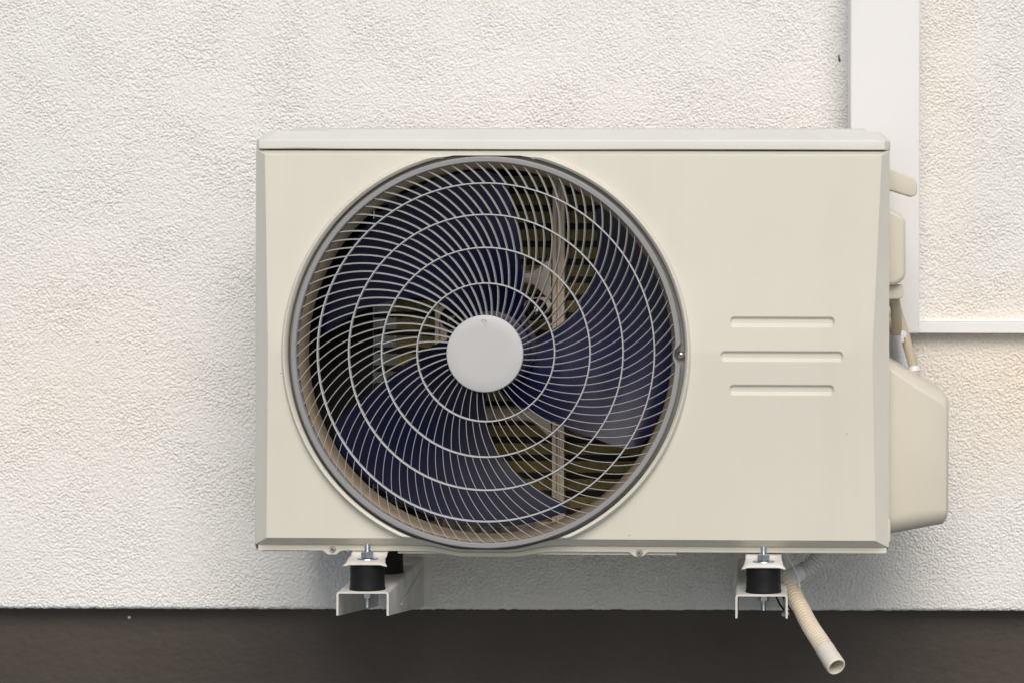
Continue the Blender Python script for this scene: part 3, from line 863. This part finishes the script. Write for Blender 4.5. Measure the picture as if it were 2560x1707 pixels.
# ------------------------------------------------------------------ rubber mounts with bolts
def hexnut(m, x, y, z0, z1, af, rot=0.25):
    r = af/math.sqrt(3)
    pr = [(r*0.86, z0), (r, z0+0.0008), (r, z1-0.0008), (r*0.86, z1)]
    o = len(m.v)
    m.add([(x + q[0]*math.cos(rot + math.pi/3*i), y + q[0]*math.sin(rot + math.pi/3*i), q[1]) for i in range(6) for q in pr],
          [(i*4+k, ((i+1) % 6)*4+k, ((i+1) % 6)*4+k+1, i*4+k+1) for i in range(6) for k in range(3)] + [tuple(i*4 for i in range(6))[::-1], tuple(i*4+3 for i in range(6))])
def stud(m, x, y, z0, z1, r):
    n = int((z1-z0)/0.00045); prof = []
    for i in range(n+1):
        z = lerp(z0, z1, i/n); prof.append((r*(0.93 + 0.07*(1 if i % 3 == 0 else -1 if i % 3 == 1 else 0)), z))
    prof = [(0.0001, z0)] + prof + [(r*0.8, z1+0.0004), (0.0001, z1+0.0004)]
    m.lathez(x, y, prof, 20)
def mount(label, loc):
    o = thing('rubber_mount', loc, label, 'rubber mount', 'anti-vibration mounts on the brackets')
    H = 0.0345
    m = MB(); r = 0.0218
    m.lathez(0, 0, [(0.0001, 0.0), (r+0.0006, 0.0), (r+0.0008, 0.0012), (r, 0.004), (r-0.0005, H*0.5), (r, H-0.003), (r-0.0002, H-0.0008), (r-0.001, H), (0.0001, H)], 64)
    m.build('rubber_block', 'rubber', o)
    m = MB(); m.lathez(0, 0, [(0.0001, H+0.0023), (0.0135, H+0.0023), (0.0138, H+0.0032), (0.0132, H+0.0044), (0.0001, H+0.0046)], 48)
    m.build('washer', 'zinc', o)
    m = MB(); hexnut(m, 0, 0, H+0.0046, H+0.0128, 0.0148, 0.5); nu = m.build('nut', 'zinc', o, angle=20)
    m = MB(); stud(m, 0, 0, H+0.0046, H+0.0222, 0.0042); m.build('threaded_stud', 'zinc', o, angle=60)
    m = MB(); hexnut(m, 0, 0, -0.0110, -0.0036, 0.0130, 0.1); m.build('nut', 'zinc', o, angle=20)
    m = MB(); m.lathez(0, 0, [(0.0001, -0.0036), (0.0115, -0.0036), (0.0115, -0.0028), (0.0001, -0.0028)], 32); m.build('washer', 'zinc', o)
    m = MB(); stud(m, 0, 0, -0.0225, -0.011, 0.0040); m.build('threaded_stud', 'zinc', o, angle=60)
    return o
mt = mount('black rubber mount at the front of the bracket under the fan end', (cL.x + 0.0030, cL.y + 0.0228, cL.z + 0.0002))
for lab, loc in (('black rubber mount at the front of the bracket beside the drain hose', (cR.x + 0.0024, cR.y + 0.0228, cR.z + 0.0002)),
                 ('black rubber mount further back on the bracket under the fan end', (cL.x + 0.0045, cL.y + 0.205, cL.z + 0.0002)),
                 ('black rubber mount further back on the bracket beside the drain hose', (cR.x + 0.0024, cR.y + 0.205, cR.z + 0.0002))):
    q = copy_tree(mt); q.location = loc; q['label'] = lab

# feet of the unit: stamped trays that the studs pass through (parts of the unit)
inv = (Matrix.Translation(unit.location) @ Matrix.Rotation(R(-1.5), 4, 'Z')).inverted()
def foot(c):
    H = 0.0345; x0 = c[0]; y0 = c[1]; z0 = c[2] + H + 0.0002
    m = MB()
    # (y offset, z, half width)
    rows = [(-0.0240, -0.0022, 0.0275), (-0.0225, 0.0000, 0.0262), (-0.0185, 0.0016, 0.0245), (-0.004, 0.0020, 0.0232), (0.012, 0.0022, 0.0228), (0.018, 0.0045, 0.0226), (0.0205, 0.0078, 0.0225), (0.028, 0.0085, 0.0225), (0.05, 0.0095, 0.0225), (0.06, 0.0150, 0.0225), (0.25, 0.0150, 0.0225)]
    vs = []; fs = []
    cs = [-1.0, -0.86, -0.70, -0.35, 0.35, 0.70, 0.86, 1.0]
    for i, (dy, dz, hw) in enumerate(rows):
        for s_ in cs:
            e = abs(s_)
            drop = -0.0022*sstep(0.68, 1.0, e) if i < 3 else (0.0022*sstep(0.66, 1.0, e) if i < 6 else 0)
            vs.append((x0 + s_*hw, y0 + dy, z0 + dz + drop))
    n = len(cs)
    for i in range(len(rows)-1):
        for j in range(n-1): fs.append((i*n+j, i*n+j+1, i*n+n+j+1, i*n+n+j))
    m.add([inv @ Vector(q) for q in vs], fs)
    me = m.build('foot', 'bracket', unit, angle=40)
    sm = me.modifiers.new('thickness', 'SOLIDIFY'); sm.thickness = 0.0012; sm.offset = 1
    return me
foot(mt.location); foot((cR.x + 0.0024, cR.y + 0.0228, cR.z))

# ------------------------------------------------------------------ drain hose
def corrugated(m, pts, r, pitch, depth, n=24, taper=False):
    P = [Vector(q) for q in pts]
    L = [0]
    for i in range(1, len(P)): L.append(L[-1] + (P[i]-P[i-1]).length)
    N = round(L[-1]/pitch)*8; pitch = L[-1]*8/N; out = []; rr = []
    for i in range(N+1):
        s_ = L[-1]*i/N
        out.append(Vector([float(np.interp(s_, L, [q[k] for q in P])) for k in range(3)]))
        ph = (s_/pitch) % 1.0
        rr.append((r - depth*(0.5 - 0.5*math.cos(2*math.pi*ph))**2)*(0.88 + 0.12*i/N if taper else 1))
    m.tube(out, rr, n, cap=False)
hp = bezier([W(1957, 1412, 0.125), W(1972, 1451, 0.108), W(1991, 1496, 0.088), W(2002, 1518, 0.077), W(2025, 1563, 0.052), W(2053, 1606, 0.022), W(2074, 1640, -0.001), W(2091, 1665.5, -0.017)], 14)
hose = thing('drain_hose', hp[-1], 'beige corrugated drain hose with a pale cuff hanging open below the unit', 'hose')
ncut = 14*5 + 6
rh = 23.5*px
m = MB(); corrugated(m, hp[10:ncut+1], rh, 0.0050, 0.0034, 28, True); m.build('corrugated_hose', 'hose', hose, hose.location, angle=80)
m = MB()
cp = hp[ncut-1:]; nn = len(cp)
rad = []
for i in range(nn):
    s_ = i/(nn-1); rad.append(rh*(1.0 + (0.035 if 0.04 < s_ < 0.50 else 0.0) + (0.06 if s_ > 0.52 else 0.0)) - (0.0006 if s_ > 0.98 else 0))
rad[0] = rh*0.95
m.tube(cp, rad, 32, cap=False)
m.tube(cp, [r_*0.80 for r_ in rad], 32, cap=False)
# rim of the open end
e = cp[-1]; d = (cp[-1]-cp[-2]).normalized(); sx = d.cross(Vector((0,0,1))).normalized(); sy = sx.cross(d)
vs = []; fs = []
for q in range(32):
    a_ = 2*math.pi*q/32; u_ = sx*math.cos(a_) + sy*math.sin(a_)
    vs += [e + u_*rad[-1], e + u_*rad[-1]*0.92 + d*0.0008, e + u_*rad[-1]*0.80]
for q in range(32):
    w_ = (q+1) % 32
    fs += [(q*3, w_*3, w_*3+1, q*3+1), (q*3+1, w_*3+1, w_*3+2, q*3+2)]
m.add(vs, fs)
m.build('hose_cuff', 'cuff', hose, hose.location, angle=45)
gp = bezier([W(2075, 1330, 0.13), W(2050, 1384, 0.13), W(2022, 1416, 0.128), W(1992, 1436, 0.122), W(1976, 1446, 0.115)], 14)
m = MB(); corrugated(m, gp[:44], 21*px*1.05, 0.0048, 0.0026, 24); m.build('grey_hose', 'greyhose', hose, hose.location, angle=80)
m = MB(); m.tube(bezier([W(2000, 1431, 0.122), W(1980, 1443, 0.114), W(1979, 1466, 0.100)], 10), 21.5*px*1.06, 24); m.build('taped_joint', 'tape', hose, hose.location, angle=60)

# loose ends of cable ties near the hose
P = bezier([W(1958, 1372, 0.08), W(1972, 1396, 0.085), W(1992, 1432, 0.09), W(2000, 1466, 0.075)], 10)
o = thing('cable_tie', P[-1], 'long thin white cable tie tail over the taped joint of the drain hose', 'cable tie')
m = MB(); m.tube(P, 0.0009, 8); m.build('strap', 'tape', o, o.location)
P = bezier([W(1940, 1490, 0.2), W(1950, 1510, 0.19), W(1961, 1526, 0.18), W(1964, 1538, 0.18)], 8)
o = thing('bundled_cable', P[-1], 'short dark cable with a pale taped end hanging inside the bracket', 'cable')
m = MB(); m.tube(P, 0.0012, 8); m.tube([q + Vector((0.008, 0.002, 0.002)) for q in P[:-4]], 0.0012, 8); m.build('cable_core', 'rubber', o, o.location)
m = MB(); m.tube(P[-8:], [0.003, 0.0042, 0.0048, 0.005, 0.0052, 0.005, 0.0046, 0.003], 10); m.build('taped_end', 'tape', o, o.location)
